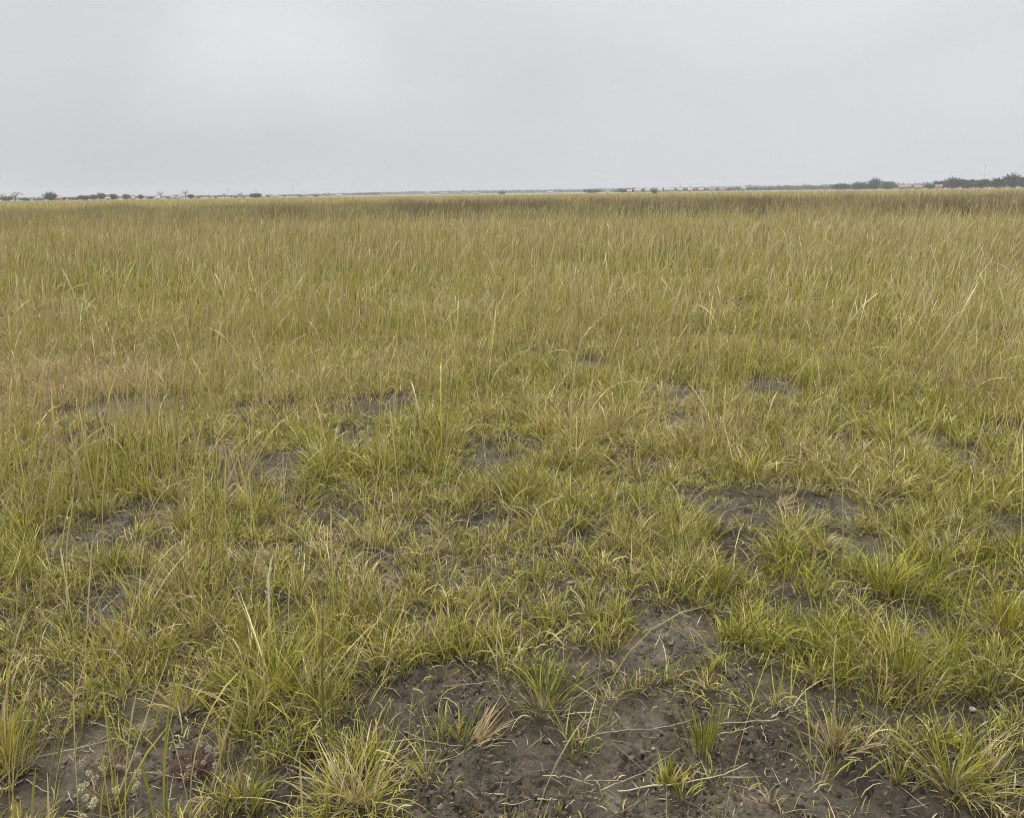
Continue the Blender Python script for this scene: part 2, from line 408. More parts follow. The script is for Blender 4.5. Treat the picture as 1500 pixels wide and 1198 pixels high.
# near turf in tufts, then open field, then the darker tall stand, then the pale flat beyond
tufts(2500, 1.25, 4.6, 30, .05, .155, .0040, 4, True, power=.8)
tufts(6500, 1.25, 4.6, 13, .03, .085, .0037, 3, False, power=.8, spread=.06, thmax=1.5, keepbare=.04)
tufts(12500, 4.4, 9.5, 26, .05, .145, .0052, 3, False, power=.8, spread=.05)
tufts(15000, 4.4, 9.5, 11, .03, .085, .0052, 2, False, power=.8, spread=.07, thmax=1.5, keepbare=.04)
tufts(12500, 9.0, 17, 20, .07, .20, .0085, 3, False, power=.8, spread=.07)
field(130000, 15, 46, .14, .36, .014, 2, power=.55)
stems(900, 1.3, 5, .22, .60, .0022, 6, power=.9, green=.75)
stems(7500, 4.5, 10, .25, .60, .0036, 6, power=.85, green=.6)
stems(24000, 9, 20, .26, .82, .0050, 6, power=.75, green=.62)
stems(3400, 1.4, 5, .30, .75, .0030, 7, power=.9, green=.7, mask=lambda x, y: sstep(-.15, -.55, x/np.maximum(y, .3)))
stems(3400, 4.5, 10, .40, .85, .0044, 7, power=.85, green=.35)
stems(52000, 18, 60, .36, .95, .0120, 5, power=.5, green=.45)
stems(7000, 7, 34, .50, 1.0, .0038, 7, power=.7, head=.34, green=.3, pale=True)
stems(260, 3, 8, .45, .85, .0034, 8, power=.8, head=.34, green=.5, pale=True)

def standm(x, y):
    r = np.hypot(x, y); a = np.arctan2(x, y)
    return sstep(-.42, .02, a+.35*fbm(x*.04, y*.04, 46, 3))*.92+.08
def darkcol(x, y, m):
    g = rng.uniform(.6, 1.35, (m, 1)); k = standm(x, y)[:, None]*sstep(-.9, .3, fbm(x*.12, y*.06, 47, 3))[:, None]
    d = np.array([.125, .098, .056]); l = np.array([.27, .225, .10])
    cb = (d*k+l*(1-k))*g
    return cb, cb*1.15+np.array([.03, .025, .012])
def standh(x, y):
    r = np.hypot(x, y); e = 52+16*fbm(x*.05, y*.02, 48, 3)
    return (.42+.58*sstep(e-5, e+3, r))*(.82+.36*sstep(-.5, .5, fbm(x*.22, y*.22, 49, 3)))*(.72+.28*standm(x, y))
field(95000, 46, 92, .75, 1.15, .022, 3, power=.6, colour=darkcol, hfun=standh)
stems(24000, 42, 90, .7, 1.50, .014, 5, power=.6, green=.1, hfun=standh)
def palecol(x, y, m):
    c = np.where((rng.random(m) < .45)[:, None], STRAW*.60, np.where((rng.random(m) < .5)[:, None], TAN, YGREEN*.9))*rng.uniform(.8, 1.2, (m, 1))
    return c*.92, c
field(90000, 92, 620, .40, .85, .09, 2, power=.35, colour=palecol)
go = link('grass', grass.mesh('grass'), M_GRASS)
tag(go, kind='stuff')

# ------------------------------------------------------------------ litter and clods on the open soil
lit = Bag()
x, y = polar(85000, 1.2, 11, power=.75); b = bare(x, y); k = rng.random(len(x)) < .75-.22*b; x, y, b = x[k], y[k], b[k]; m = len(x)
zz = height(x, y)+.003+rng.uniform(0, .009, m)
L = np.exp(rng.normal(-3.0, .6, m)).clip(.012, .24)*(1-.45*b*(rng.random(m) < .85))
c = np.where((rng.random(m) < .45)[:, None], np.array([.33, .275, .18]), np.array([.19, .15, .10]))*rng.uniform(.45, 1.4, (m, 1))
lit.add(*blades(np.stack([x, y, zz], 1), rng.uniform(0, 2*PI, m), L, rng.normal(1.52, .07, m), rng.normal(1.6, .10, m), rng.uniform(.0010, .0042, m), c, c, 3, False, psi=rng.uniform(-.5, .5, m), zmin=-.004, wig=.4))
tag(link('straw_litter', lit.mesh('straw_litter'), M_DRY), kind='stuff')
cl = Bag()
x, y = polar(60000, 1.2, 6.0, power=.7); b = bare(x, y); lump = sstep(-.35, .4, fbm(x*3.1, y*3.1, 88, 2))
k = rng.random(len(x)) < (.25+.75*b)*(.15+.85*lump); x, y = x[k], y[k]; m = len(x)
s = np.exp(rng.normal(-5.75, .5, m)).clip(.0016, .0085)
zz = height(x, y)+s*.25+.006
nv = len(BV1)
D = BV1[None]*(1+.34*rng.normal(size=(m, nv, 1)).clip(-1.6, 1.8))*(s[:, None]*rng.uniform(.6, 1.4, (m, 3)))[:, None, :]*np.array([1, 1, .7])
V = D+np.stack([x, y, zz], 1)[:, None, :]
F = (np.arange(m)[:, None, None]*nv+BF1[None]).reshape(-1, 3)
c = np.array([.096, .080, .063])*rng.uniform(.6, 1.5, (m, 1))
tag(link('soil_clods', np_mesh('soil_clods', V.reshape(-1, 3), F, np.repeat(c, nv, 0), False), M_CLOD), kind='stuff')

# ------------------------------------------------------------------ single tussocks one can point to
def H1(x, y): return float(height(np.array([x]), np.array([y]))[0])
def tussock(px, py, green, dead, L, label, spread=.03, w=.0036, lean=None, leanamt=0.0, th=(.15, .9), pal='green', cat='grass tuft', deadth=(.5, 1.3), deadL=.8, name='grass_tussock', deadcol=None):
    g = gnd(px, py); z = H1(g[0], g[1])
    root = empty(name, (g[0], g[1], z)); tag(root, label, cat, 'grass tufts standing out on the soil')
    def grow(n, LL, thr, cols, shc, nm, mat, wm=1.0):
        if not n: return
        az = rng.uniform(0, 2*PI, n); rad = np.abs(rng.normal(0, spread, n))
        bs = np.stack([rad*np.cos(az), rad*np.sin(az), np.full(n, -.006)], 1)
        az = az+rng.normal(0, .35, n)
        if lean is not None:
            v = np.stack([np.cos(az)+leanamt*math.cos(lean), np.sin(az)+leanamt*math.sin(lean)], 1); az = np.arctan2(v[:, 1], v[:, 0])
        th0 = np.abs(rng.normal(thr[0], .15, n))+rad*3; th1 = th0+rng.uniform(.15, thr[1], n)
        Ls = LL*rng.uniform(.45, 1.1, n)
        bag = Bag(); bag.add(*blades(bs, az, Ls*.88, th0, np.minimum(th1, 2.4), w*wm*rng.uniform(.6, 1.25, n), cols*.92, cols, 6, True, sheath=.22, csheath=shc, zmin=.008, wig=.6))
        link(nm, bag.mesh(nm), mat, root)
    W = {'green': [.5, .5, .25, .06, .02, 0, .02], 'yellow': [.25, .8, .05, .2, .05, 0, .02], 'dark': [.5, .25, .6, .05, .02, 0, .03], 'bright': [.55, .75, .1, .08, 0, 0, 0]}[pal]
    grow(green, L, th, pick(green, W), np.array([.46, .39, .22]), 'green_blades', M_GRASS)
    dc = np.where((rng.random(dead) < .65)[:, None], np.array([.52, .43, .25]) if deadcol is None else np.array(deadcol), np.array([.40, .30, .16]))*rng.uniform(.7, 1.2, (dead, 1))
    grow(dead, L*deadL, deadth, dc, np.array([.54, .44, .28]), 'dead_blades', M_DRY, 1.1)
R_, L_, B_ = 0.0, PI, PI/2
tussock(1392,1162, 130, 55, .27, 'broad green tussock with straw coloured base spreading over bare soil beside a bent dry straw', .045, th=(.3, 1.1))
tussock(1222,1110, 26, 75, .17, 'small spiky straw coloured tussock standing alone on the bare dark soil', .028, th=(.3, .9), deadth=(.35, .9), deadL=1.0, name='dry_tussock')
tussock(980,1155, 60, 24, .10, 'short stubby green tuft with a pale broken base, right of the thickest fallen straw', .022, w=.0055, th=(.15, .5), pal='bright', lean=.6, leanamt=.8)
tussock(1030,1112, 85, 0, .22, 'narrow upright green tuft of fine blades at the edge of the bare soil', .03, w=.003, th=(.06, .4))
tussock(698,1080, 0, 70, .17, 'toppled bleached straw tuft leaning over towards a dark green tussock', .02, lean=.5, leanamt=1.8, deadth=(.75, .6), deadL=1.0, name='dry_tussock')
tussock(795,1042, 120, 20, .22, 'dark green tussock drooping over the soil behind the toppled straw tuft', .045, th=(.35, 1.3), pal='dark')
tussock(520,1178, 110, 80, .25, 'wide yellow green tussock with long blades flopping over the near soil', .065, th=(.45, 1.5), pal='yellow')
tussock(12,1130, 160, 30, .24, 'dense upright yellow green tuft cut off by the left picture edge', .04, th=(.08, .6), pal='yellow')
tussock(268,1048, 80, 40, .17, 'yellowish tuft with a pale bleached base above the fan of fallen straws', .04, th=(.4, 1.0), pal='yellow')
tussock(1240,978, 110, 20, .26, 'tussock with long green blades all combed over to the left above a soil ledge', .04, th=(.4, 1.1), lean=L_, leanamt=1.0, pal='green')
tussock(1322,1008, 120, 45, .24, 'upright green tussock with a pinkish straw base above open soil', .04, th=(.2, .9), deadcol=(.46, .33, .24))
tussock(1447,1012, 110, 40, .24, 'arching green tussock with dry whitish stalks in its right half', .045, th=(.35, 1.2), pal='dark')
tussock(1470,925, 190, 20, .25, 'thick bright green tussock crowded against the right picture edge', .055, th=(.15, .8), pal='bright')
tussock(1140,745, 0, 34, .15, 'small tan tuft lying splayed on the dark patch of soil', .02, lean=-.1, leanamt=1.2, deadth=(.8, .6), deadL=1.0, name='dry_tussock', w=.005)
tussock(1155,795, 85, 26, .24, 'flat green tuft spreading sideways in the middle of the dark soil patch', .05, th=(.75, .9), pal='green')
tussock(1035,788, 120, 26, .19, 'low dark green tussock along the left side of the dark soil patch', .06, th=(.3, 1.0), pal='dark')
tussock(1395,768, 85, 34, .27, 'fan shaped green tussock with whitish outer blades curving over', .035, th=(.35, 1.0), deadcol=(.55, .5, .33))
tussock(1290,862, 70, 24, .24, 'fan of stiff green blades all pointing up and right beside dark soil', .03, lean=.3, leanamt=1.3, th=(.55, .5), w=.0045)
tussock(1203,812, 20, 26, .20, 'tuft with a few broad twisted pale leaves on the patchy soil', .03, w=.009, th=(.3, 1.4), deadth=(.3, 1.6), name='dry_tussock')
tussock(158,748, 45, 20, .15, 'small pale green tuft with a white base on the lip of a soil hollow', .025, th=(.4, .9), pal='bright', deadcol=(.58, .54, .36))
tussock(440,738, 70, 30, .24, 'tuft with a reddish base and blades lying flat to both sides', .03, th=(.9, .6), deadth=(.9, .6), pal='yellow', deadcol=(.46, .27, .17))
tussock(228,652, 18, 60, .34, 'upright dry straw tuft with long thin stalks fanning out', .03, th=(.1, .5), deadth=(.15, .5), deadL=1.0, name='dry_tussock')
tussock(352,700, 22, 70, .32, 'pale grey straw tuft leaning right over a dark hollow', .035, lean=.2, leanamt=.8, deadth=(.4, .7), deadL=1.0, name='dry_tussock', deadcol=(.46, .38, .30))
tussock(72,742, 18, 50, .26, 'flattened pale straw tuft lying along the top of a dark bank', .06, deadth=(.9, .7), deadL=1.0, name='dry_tussock', deadcol=(.56, .49, .31))
tussock(265,885, 20, 40, .17, 'broken tan tuft with brittle upright leaves beside a bare soil strip', .025, deadth=(.25, 1.0), deadL=1.0, name='dry_tussock', w=.005)
tussock(1018,852, 16, 70, .20, 'bleached spiky tuft just below the dark soil patch', .03, deadth=(.4, .9), deadL=1.0, name='dry_tussock', deadcol=(.50, .44, .28))
tussock(1452,1152, 24, 26, .17, 'slim dry tuft of bleached stalks tight against the broad green tussock', .016, deadth=(.12, .45), deadL=1.0, name='dry_tussock')
tussock(1314,1150, 44, 24, .11, 'little green tuft in the space left of the broad green tussock', .025, th=(.25, .9))
tussock(330,1118, 0, 34, .13, 'short tan dry tuft between tall green stems, right of the reddish weed', .014, deadth=(.08, .4), deadL=1.0, name='dry_tussock', w=.005)
tussock(655,965, 60, 24, .15, 'small green tuft with a white base above the upper bare soil', .025, th=(.3, 1.0), pal='bright')

# ------------------------------------------------------------------ single tall stems
def stalk(pts, label, r=.0016, col=(.42, .37, .15), headc=(.55, .48, .27), head=.18, spike=.012, name='seed_stem', droop=0.0):
    g = gnd(*pts[0]); Y = g[1]; z = H1(g[0], g[1])
    P = [np.array([g[0], g[1], z-.01])]
    for i, (px, py) in enumerate(pts[1:]): P.append(upright(px, py, Y+.02*(i+1)))
    r = r*1.35; P = bez(P, 7); P0 = np.array([g[0], g[1], z])
    root = empty(name, P0); tag(root, label, 'grass stem', 'tall grass stems standing out of the field')
    n = len(P); rr = r*np.linspace(1.15, .55, n)
    V, F = tube(P-P0, rr); bag = Bag(); t = np.linspace(0, 1, n)
    cc = np.array(col)[None]*(1-t[:, None])+np.array(headc)[None]*t[:, None]
    bag.add(V, F, np.repeat(cc, 5, 0)); link('stalk', bag.mesh('stalk'), M_STRAW, root)
    if head:
        sl = np.cumsum(np.r_[0, np.linalg.norm(np.diff(P, axis=0), axis=1)]); tot = sl[-1]
        k = 70; u = tot*(1-head*rng.random(k)**.8)
        bp = np.stack([np.interp(u, sl, P[:, j]) for j in range(3)], 1)-P0
        d = np.stack([np.interp(np.minimum(u+tot*.04, tot), sl, P[:, j]) for j in range(3)], 1)-np.stack([np.interp(np.maximum(u-tot*.04, 0), sl, P[:, j]) for j in range(3)], 1)
        d /= np.linalg.norm(d, axis=1)[:, None]+1e-9
        d = d+rng.normal(0, .22, (k, 3)); d /= np.linalg.norm(d, axis=1)[:, None]
        th = np.arccos(d[:, 2].clip(-1, 1)); az = np.arctan2(d[:, 1], d[:, 0])
        c = np.array(headc)*rng.uniform(.75, 1.2, (k, 1)); sb = Bag()
        sb.add(*blades(bp, az, spike*rng.uniform(.7, 1.6, k), th, th+.2, r*1.9, c*.85, c, 3, True))
        link('seed_head', sb.mesh('seed_head'), M_DRY, root)
G1 = (.20, .20, .045); G2 = (.10, .12, .03)
stalk([(838,690),(836,610),(848,510),(884,460)], 'pale arching stem with a nodding seed head, bending right above the middle of the field', .003, spike=.03, head=.3)
stalk([(45,745),(52,690),(64,648),(82,617)], 'thick pale plume of seeds leaning right above the left bank', .0022, headc=(.6, .55, .36), head=.75, spike=.03)
stalk([(62,690),(75,640),(95,590),(112,563)], 'thin bare stem leaning right from behind the thick pale plume', .0018, head=.12)
stalk([(1236,590),(1231,545),(1222,510),(1203,482)], 'crooked pale stem bent back to the left near the far dark soil', .0028, head=.25, spike=.03)
stalk([(394,935),(394,885),(393,850),(398,818)], 'white bleached leaf standing upright among short green tufts', .0028, col=(.5, .45, .3), headc=(.68, .66, .5), head=.6, spike=.02, name='bleached_leaf')
stalk([(1356,792),(1340,745),(1322,705),(1298,668)], 'straight pale stem slanting left beside a fan shaped green tussock', .002, head=.3, spike=.018)
stalk([(1234,870),(1235,790),(1234,720),(1229,640)], 'very tall thin straight stem rising through the patchy soil', .0017, col=G1, head=.15)
stalk([(1300,815),(1275,740),(1250,705),(1228,700)], 'thin stem arching over to the left in a hoop above green tufts', .0016, col=(.4, .35, .14), head=.15)
stalk([(1238,735),(1215,695),(1195,668),(1160,645)], 'pale drooping stem falling left from beside the tan tuft', .0018, head=.4, spike=.018)
stalk([(533,835),(545,760),(553,700),(560,640)], 'slender straight pale stem standing alone left of the middle', .0017, head=.12)
stalk([(772,815),(778,770),(792,742),(822,727)], 'short arching yellow stem curling right over mid green tufts', .0022, col=(.34, .32, .09), headc=(.5, .46, .2), head=.4, spike=.016)
stalk([(212,790),(222,750),(245,715),(282,700)], 'curved pale stem hooping right above a shallow soil hollow', .0018, head=.25, spike=.016)
stalk([(80,1192),(86,1110),(85,1040),(86,985)], 'dark upright stem rising beside the dense left edge tuft', .0019, col=G2, headc=G1, head=0)
stalk([(120,1072),(128,1020),(138,968),(148,918)], 'smooth yellow green stem leaning right over the left green tufts', .0020, col=G1, headc=(.34, .32, .10), head=0)
stalk([(165,1196),(190,1120),(218,1040),(246,965)], 'long pale straw stem slanting right past the cream flowered weed', .0016, col=(.44, .40, .22), head=0)
stalk([(242,1194),(240,1120),(246,1050),(258,985)], 'thick yellow green stem standing between the two flowering weeds', .0024, col=G1, headc=(.3, .29, .08), head=0)
stalk([(300,1192),(322,1110),(344,1030),(362,950)], 'pale green stem leaning right past the reddish weed', .0024, col=(.30, .29, .09), headc=(.36, .34, .12), head=0)
stalk([(370,1192),(369,1130),(371,1070),(368,1010)], 'stout dark green stem standing straight beside the short tan tuft', .0026, col=G1, headc=(.14, .15, .04), head=0)
stalk([(474,1110),(473,1040),(472,975),(473,905)], 'dark green stem standing very straight behind the wide flopping tussock', .0026, col=G2, headc=G2, head=0)
stalk([(365,1080),(385,1010),(398,960),(412,915)], 'slender yellow green stem leaning right above the short tan tuft', .0020, col=G1, headc=(.3, .3, .08), head=0)
stalk([(1254,1048),(1262,1000),(1268,950),(1270,895)], 'dark stem behind the spiky straw tussock, slightly leaning right', .0020, col=G2, headc=G1, head=0)
stalk([(1222,1068),(1223,1020),(1221,975),(1225,930)], 'yellow green stem standing directly behind the spiky straw tussock', .0018, col=G1, head=0)
stalk([(729,1040),(731,1000),(727,960),(729,915)], 'dark slim stem rising above the toppled straw tuft', .0017, col=G2, head=0)
stalk([(680,1105),(684,1080),(690,1060),(700,1030)], 'short dark stub of stem left of the toppled straw tuft', .0024, col=(.10, .10, .05), headc=G2, head=0)
stalk([(300,905),(310,800),(316,720),(320,640)], 'tall dark green stem standing above the tufts left of the white leaf', .0018, col=G2, headc=G1, head=0)
stalk([(98,900),(98,800),(106,740),(112,640)], 'tall pale fluffy stem rising from the left bank beside the hollow', .0018, head=.3, spike=.02)

# ------------------------------------------------------------------ fallen straws, pebbles, little flowering weeds
def straw(pts, label, r=.0017, col=(.50, .43, .28)):
    P = []
    for i, (px, py) in enumerate(pts):
        g = gnd(px, py); P.append([g[0], g[1], H1(g[0], g[1])+.013+(.006 if i % 2 else 0)])
    P = bez(P, 6); r = r*.8; P[1:-1, :2] += rng.normal(0, .0016, (len(P)-2, 2)); P[1:-1, 2] += rng.normal(0, .0012, len(P)-2); c = P.mean(0)
    bag = Bag(); V, F = tube(P-c, r*np.linspace(1.15, .6, len(P))*rng.uniform(.85, 1.15, len(P))); bag.add(V, F, np.repeat(np.array(col)*rng.uniform(.62, 1.05, (len(P), 1)), 5, 0))
    o = link('fallen_straw', bag.mesh('fallen_straw'), M_STRAW); o.location = c.tolist()
    tag(o, label, 'straw', 'fallen straws on the bare soil')
straw([(905,1164),(1005,1158),(1060,1150),(1094,1135)], 'thickest pale straw lying nearly level on the bare soil, left of the stubby green tuft', .0026)
straw([(795,1137),(830,1143),(870,1155)], 'short straw slanting down towards the thickest pale straw', .0018)
straw([(880,1162),(940,1135),(1000,1108)], 'thin straw crossing behind the thickest pale straw', .0013)
straw([(1052,1077),(1118,1075),(1140,1072)], 'pale straight straw lying level near the narrow upright green tuft', .0024)
straw([(1128,1068),(1155,1052),(1182,1034)], 'split straw rising right from the end of a level straw', .002)
straw([(1050,1092),(1078,1088),(1102,1082)], 'short pale straw just below the level straight straw', .002)
straw([(824,1092),(900,1083),(960,1079),(1015,1070)], 'long thin straw lying across the soil below the dark green tussock', .0017)
straw([(1113,1080),(1118,1092),(1123,1102)], 'stubby straw bit pointing down below the level straw', .0018)
straw([(1112,1195),(1130,1178),(1150,1160)], 'dark thin straw at the bottom picture edge', .0013, (.3, .25, .18))
straw([(1190,1183),(1200,1176),(1212,1167)], 'short bright straw lying tilted below the spiky tussock', .002)
straw([(1440,1088),(1470,1092),(1499,1098)], 'pale straw running off the right picture edge', .002)
straw([(1452,1130),(1466,1095),(1480,1080),(1499,1060)], 'long dry straw bending right beside the slim dry tuft', .002, (.52, .46, .33))
straw([(607,1123),(650,1110),(690,1090)], 'bent greyish straw left of the toppled straw tuft', .0018, (.44, .38, .27))
straw([(530,1093),(600,1086),(640,1087),(678,1090)], 'long straw reaching left from the foot of the toppled tuft', .0018)
straw([(668,972),(690,988),(706,999)], 'pale straw slanting down on the upper bare soil', .0017)
straw([(650,1008),(700,1007),(730,1002)], 'thin curved straw lying level on the upper bare soil', .0014)
straw([(585,1165),(592,1140),(600,1125)], 'white bent stalk standing out of the wide flopping tussock', .0017, (.58, .52, .38))
straw([(735,1184),(760,1184),(778,1175)], 'curled straw near the bottom of the bare soil', .0015)
straw([(787,1173),(800,1172),(816,1169)], 'flat broad straw piece near the curled straw', .0026, (.42, .36, .22))
straw([(828,1183),(838,1178),(842,1170)], 'tiny hooked straw right of the flat broad piece', .0014)
straw([(54,1107),(120,1098),(180,1088),(232,1082)], 'longest straw in the fan of fallen straws, lying lowest', .0016)
straw([(138,1070),(180,1076),(228,1083)], 'upper straw of the fan, sloping down to the right', .0014)
straw([(165,1090),(200,1078),(240,1062)], 'straw of the fan rising to the right', .0014)
straw([(256,1090),(263,1091),(270,1092)], 'short bright straw piece right of the fan', .002)
straw([(0,1170),(20,1160),(34,1150)], 'forked white straw at the left picture edge', .0022, (.5, .45, .36))
straw([(40,1150),(60,1165),(75,1170)], 'curled grey straw right of the forked white straw', .0018, (.42, .37, .29))
straw([(190,1142),(235,1145),(300,1158)], 'thin straw lying between the two flowering weeds', .0014)
straw([(118,886),(140,882),(165,879)], 'short pale straw lying level on the left soil strip', .002)
straw([(150,897),(163,887),(176,877)], 'white straw slanting up on the left soil strip', .0022, (.55, .5, .4))
straw([(155,917),(172,915),(188,917)], 'pale straw lying at the lower end of the left soil strip', .002)
straw([(178,902),(184,910),(187,920)], 'tiny white straw bit crossing the lower straw', .0018, (.55, .5, .4))
straw([(120,853),(140,848),(158,830)], 'yellow straw with a leafy end above the left soil strip', .0026, (.48, .44, .22))
straw([(1056,762),(1090,752),(1122,746)], 'thin curved straw arching across the dark soil patch', .0016, (.4, .35, .24))
straw([(845,1075),(862,1068),(885,1060)], 'thin dull straw fragment below the dark green tussock', .0014, (.36, .3, .2))

def pebbles(spots, name, label, cat, group, col, s0):
    for px, py, s in spots:
        g = gnd(px, py); z = H1(g[0], g[1])
        V = BV2*(1+.26*noise(BV2[:, 0]*1.6+px*.37, BV2[:, 1]*1.6+BV2[:, 2]*1.7+py*.21, 5))[:, None]*np.array([1, .85, .7])*s*s0
        o = link(name, np_mesh(name, V, BF2, np.broadcast_to(np.array(col)*random.uniform(.8, 1.15), V.shape)), M_STONE)
        o.location = (float(g[0]), float(g[1]), z+.008+s*s0*.4); o.rotation_euler = (0, 0, random.uniform(0, 6))
        tag(o, label, cat, group)
pebbles([(897,1079,1.1),(851,1097,1.5),(957,1102,1.6),(613,1060,1.4),(859,1120,.9),(1156,1047,1.2),(1052,1116,1.0),(1158,1128,1.0),(1174,1019,.8),(1423,1041,1.1),(1438,1048,.8),(1383,1033,1.0),(560,1034,1.0),(630,1146,1.1),(1098,987,1.3)],
        'pebble', 'small pale rounded pebble lying on the near bare soil', 'pebble', 'pale pebbles on the near soil', (.27, .235, .18), .0042)
pebbles([(1070,745,1.0),(1079,748,1.2),(1088,802,1.3),(1083,797,.9),(1108,797,1.0),(1245,805,1.0),(1288,825,1.2),(1205,750,1.2)],
        'pebble', 'tiny white stone on the dark soil patch round the tan tuft', 'pebble', 'white stones on the dark soil patch', (.36, .32, .25), .0045)
pebbles([(1425,1040,1.7)], 'white_stone', 'flat whitish stone lying between the two tussocks near the right edge', 'stone', 'white stone', (.34, .31, .26), .006)

def weed(px, py, heads, label, stemc, headc, spread, hs):
    g = gnd(px, py); z = H1(g[0], g[1]); root = empty('flowering_weed', (g[0], g[1], z)); tag(root, label, 'weed', 'low flowering weeds on the soil')
    sb = Bag(); n = 70
    az = rng.uniform(0, 2*PI, n); rad = spread*.45*np.sqrt(rng.random(n))
    c = np.array(stemc)*rng.uniform(.6, 1.3, (n, 1))
    sb.add(*blades(np.stack([rad*np.cos(az), rad*np.sin(az), np.zeros(n)], 1), az, rng.uniform(.02, .06, n), rng.uniform(.1, .7, n), rng.uniform(.5, 1.3, n), rng.uniform(.002, .005, n), c, c*1.1, 4, True))
    for k in range(heads):
        a = random.uniform(0, 2*PI); q = spread*math.sqrt(random.random()); tip = np.array([q*math.cos(a), q*math.sin(a), random.uniform(.03, .065)])
        P = bez([[0.3*tip[0], .3*tip[1], 0], [.7*tip[0], .7*tip[1], tip[2]*.6], tip], 4)
        V, F = tube(P, .0009, 5); sb.add(V, F, np.array(stemc)*.9)
        s = hs*random.uniform(.7, 1.25); hb = Bag()
        m = 46; d = rng.normal(size=(m, 3)); d /= np.linalg.norm(d, axis=1)[:, None]
        cc = np.array(headc)*rng.uniform(.7, 1.2, (m, 1))
        hb.add(*blades(d*s*.25, np.arctan2(d[:, 1], d[:, 0]), s*rng.uniform(.7, 1, m), np.arccos(d[:, 2]), np.arccos(d[:, 2])+.3, s*.45, cc*.8, cc, 2, True))
        o = link('flower_head', hb.mesh('flower_head'), M_FLOWER, root); o.location = tip.tolist()
    link('stems', sb.mesh('stems'), M_GRASS, root)
weed(282,1140, 15, 'low weed with wine red stems and pale round flower heads', (.17, .085, .075), (.48, .41, .31), .085, .0085)
weed(165,1135, 10, 'low weed with dusky pink leaves and beige flower heads, left of the red one', (.27, .17, .11), (.52, .42, .31), .075, .008)
weed(165,1188, 13, 'low weed with yellow green leaves and cream flower heads at the bottom edge', (.24, .20, .08), (.60, .56, .36), .09, .0085)

# ------------------------------------------------------------------ the far side of the field: trees, houses, masts
def place(px, D):
    d = ray(px, hor_y(px)); k = D/math.hypot(d[0], d[1]); return np.array([d[0]*k, d[1]*k, 0.0])
def leafcloud(lobes, n, q, col, gaps=.2):
    """leaf-clump faces spread through a few ellipsoids (cx,cy,cz,rx,ry,rz)"""
    bag = Bag(); vol = np.array([a[3]*a[4]*a[5] for a in lobes]); vol = vol/vol.sum()
    for l, f in zip(lobes, vol):
        m = max(12, int(n*f)); d = rng.normal(size=(m, 3)); d /= np.linalg.norm(d, axis=1)[:, None]
        rr = rng.random(m)**.45*(1+.18*rng.normal(size=m))
        p = np.array(l[:3])+d*rr[:, None]*np.array(l[3:])
        p[:, 2] = np.maximum(p[:, 2], .25)
        a = rng.normal(size=(m, 3)); a /= np.linalg.norm(a, axis=1)[:, None]; b2 = np.cross(a, rng.normal(size=(m, 3))); b2 /= np.linalg.norm(b2, axis=1)[:, None]
        s = (q*rng.uniform(.5, 1.3, m))[:, None]
        V = np.stack([p-a*s, p-b2*s*.6, p+a*s, p+b2*s*.6], 1).reshape(-1, 3)
        F = np.arange(m*4).reshape(m, 4)
        c = np.array(col)*rng.uniform(.6, 1.45, (m, 1))*(1+rng.normal(0, .06, (m, 3)))
        bag.add(V, F, np.repeat(c, 4, 0))
    return bag
DARK = (.036, .050, .024); MID = (.055, .070, .030); OLIVE = (.075, .080, .034); BRWN = (.10, .075, .045); GREYT = (.17, .15, .125); BLUEG = (.05, .062, .045)
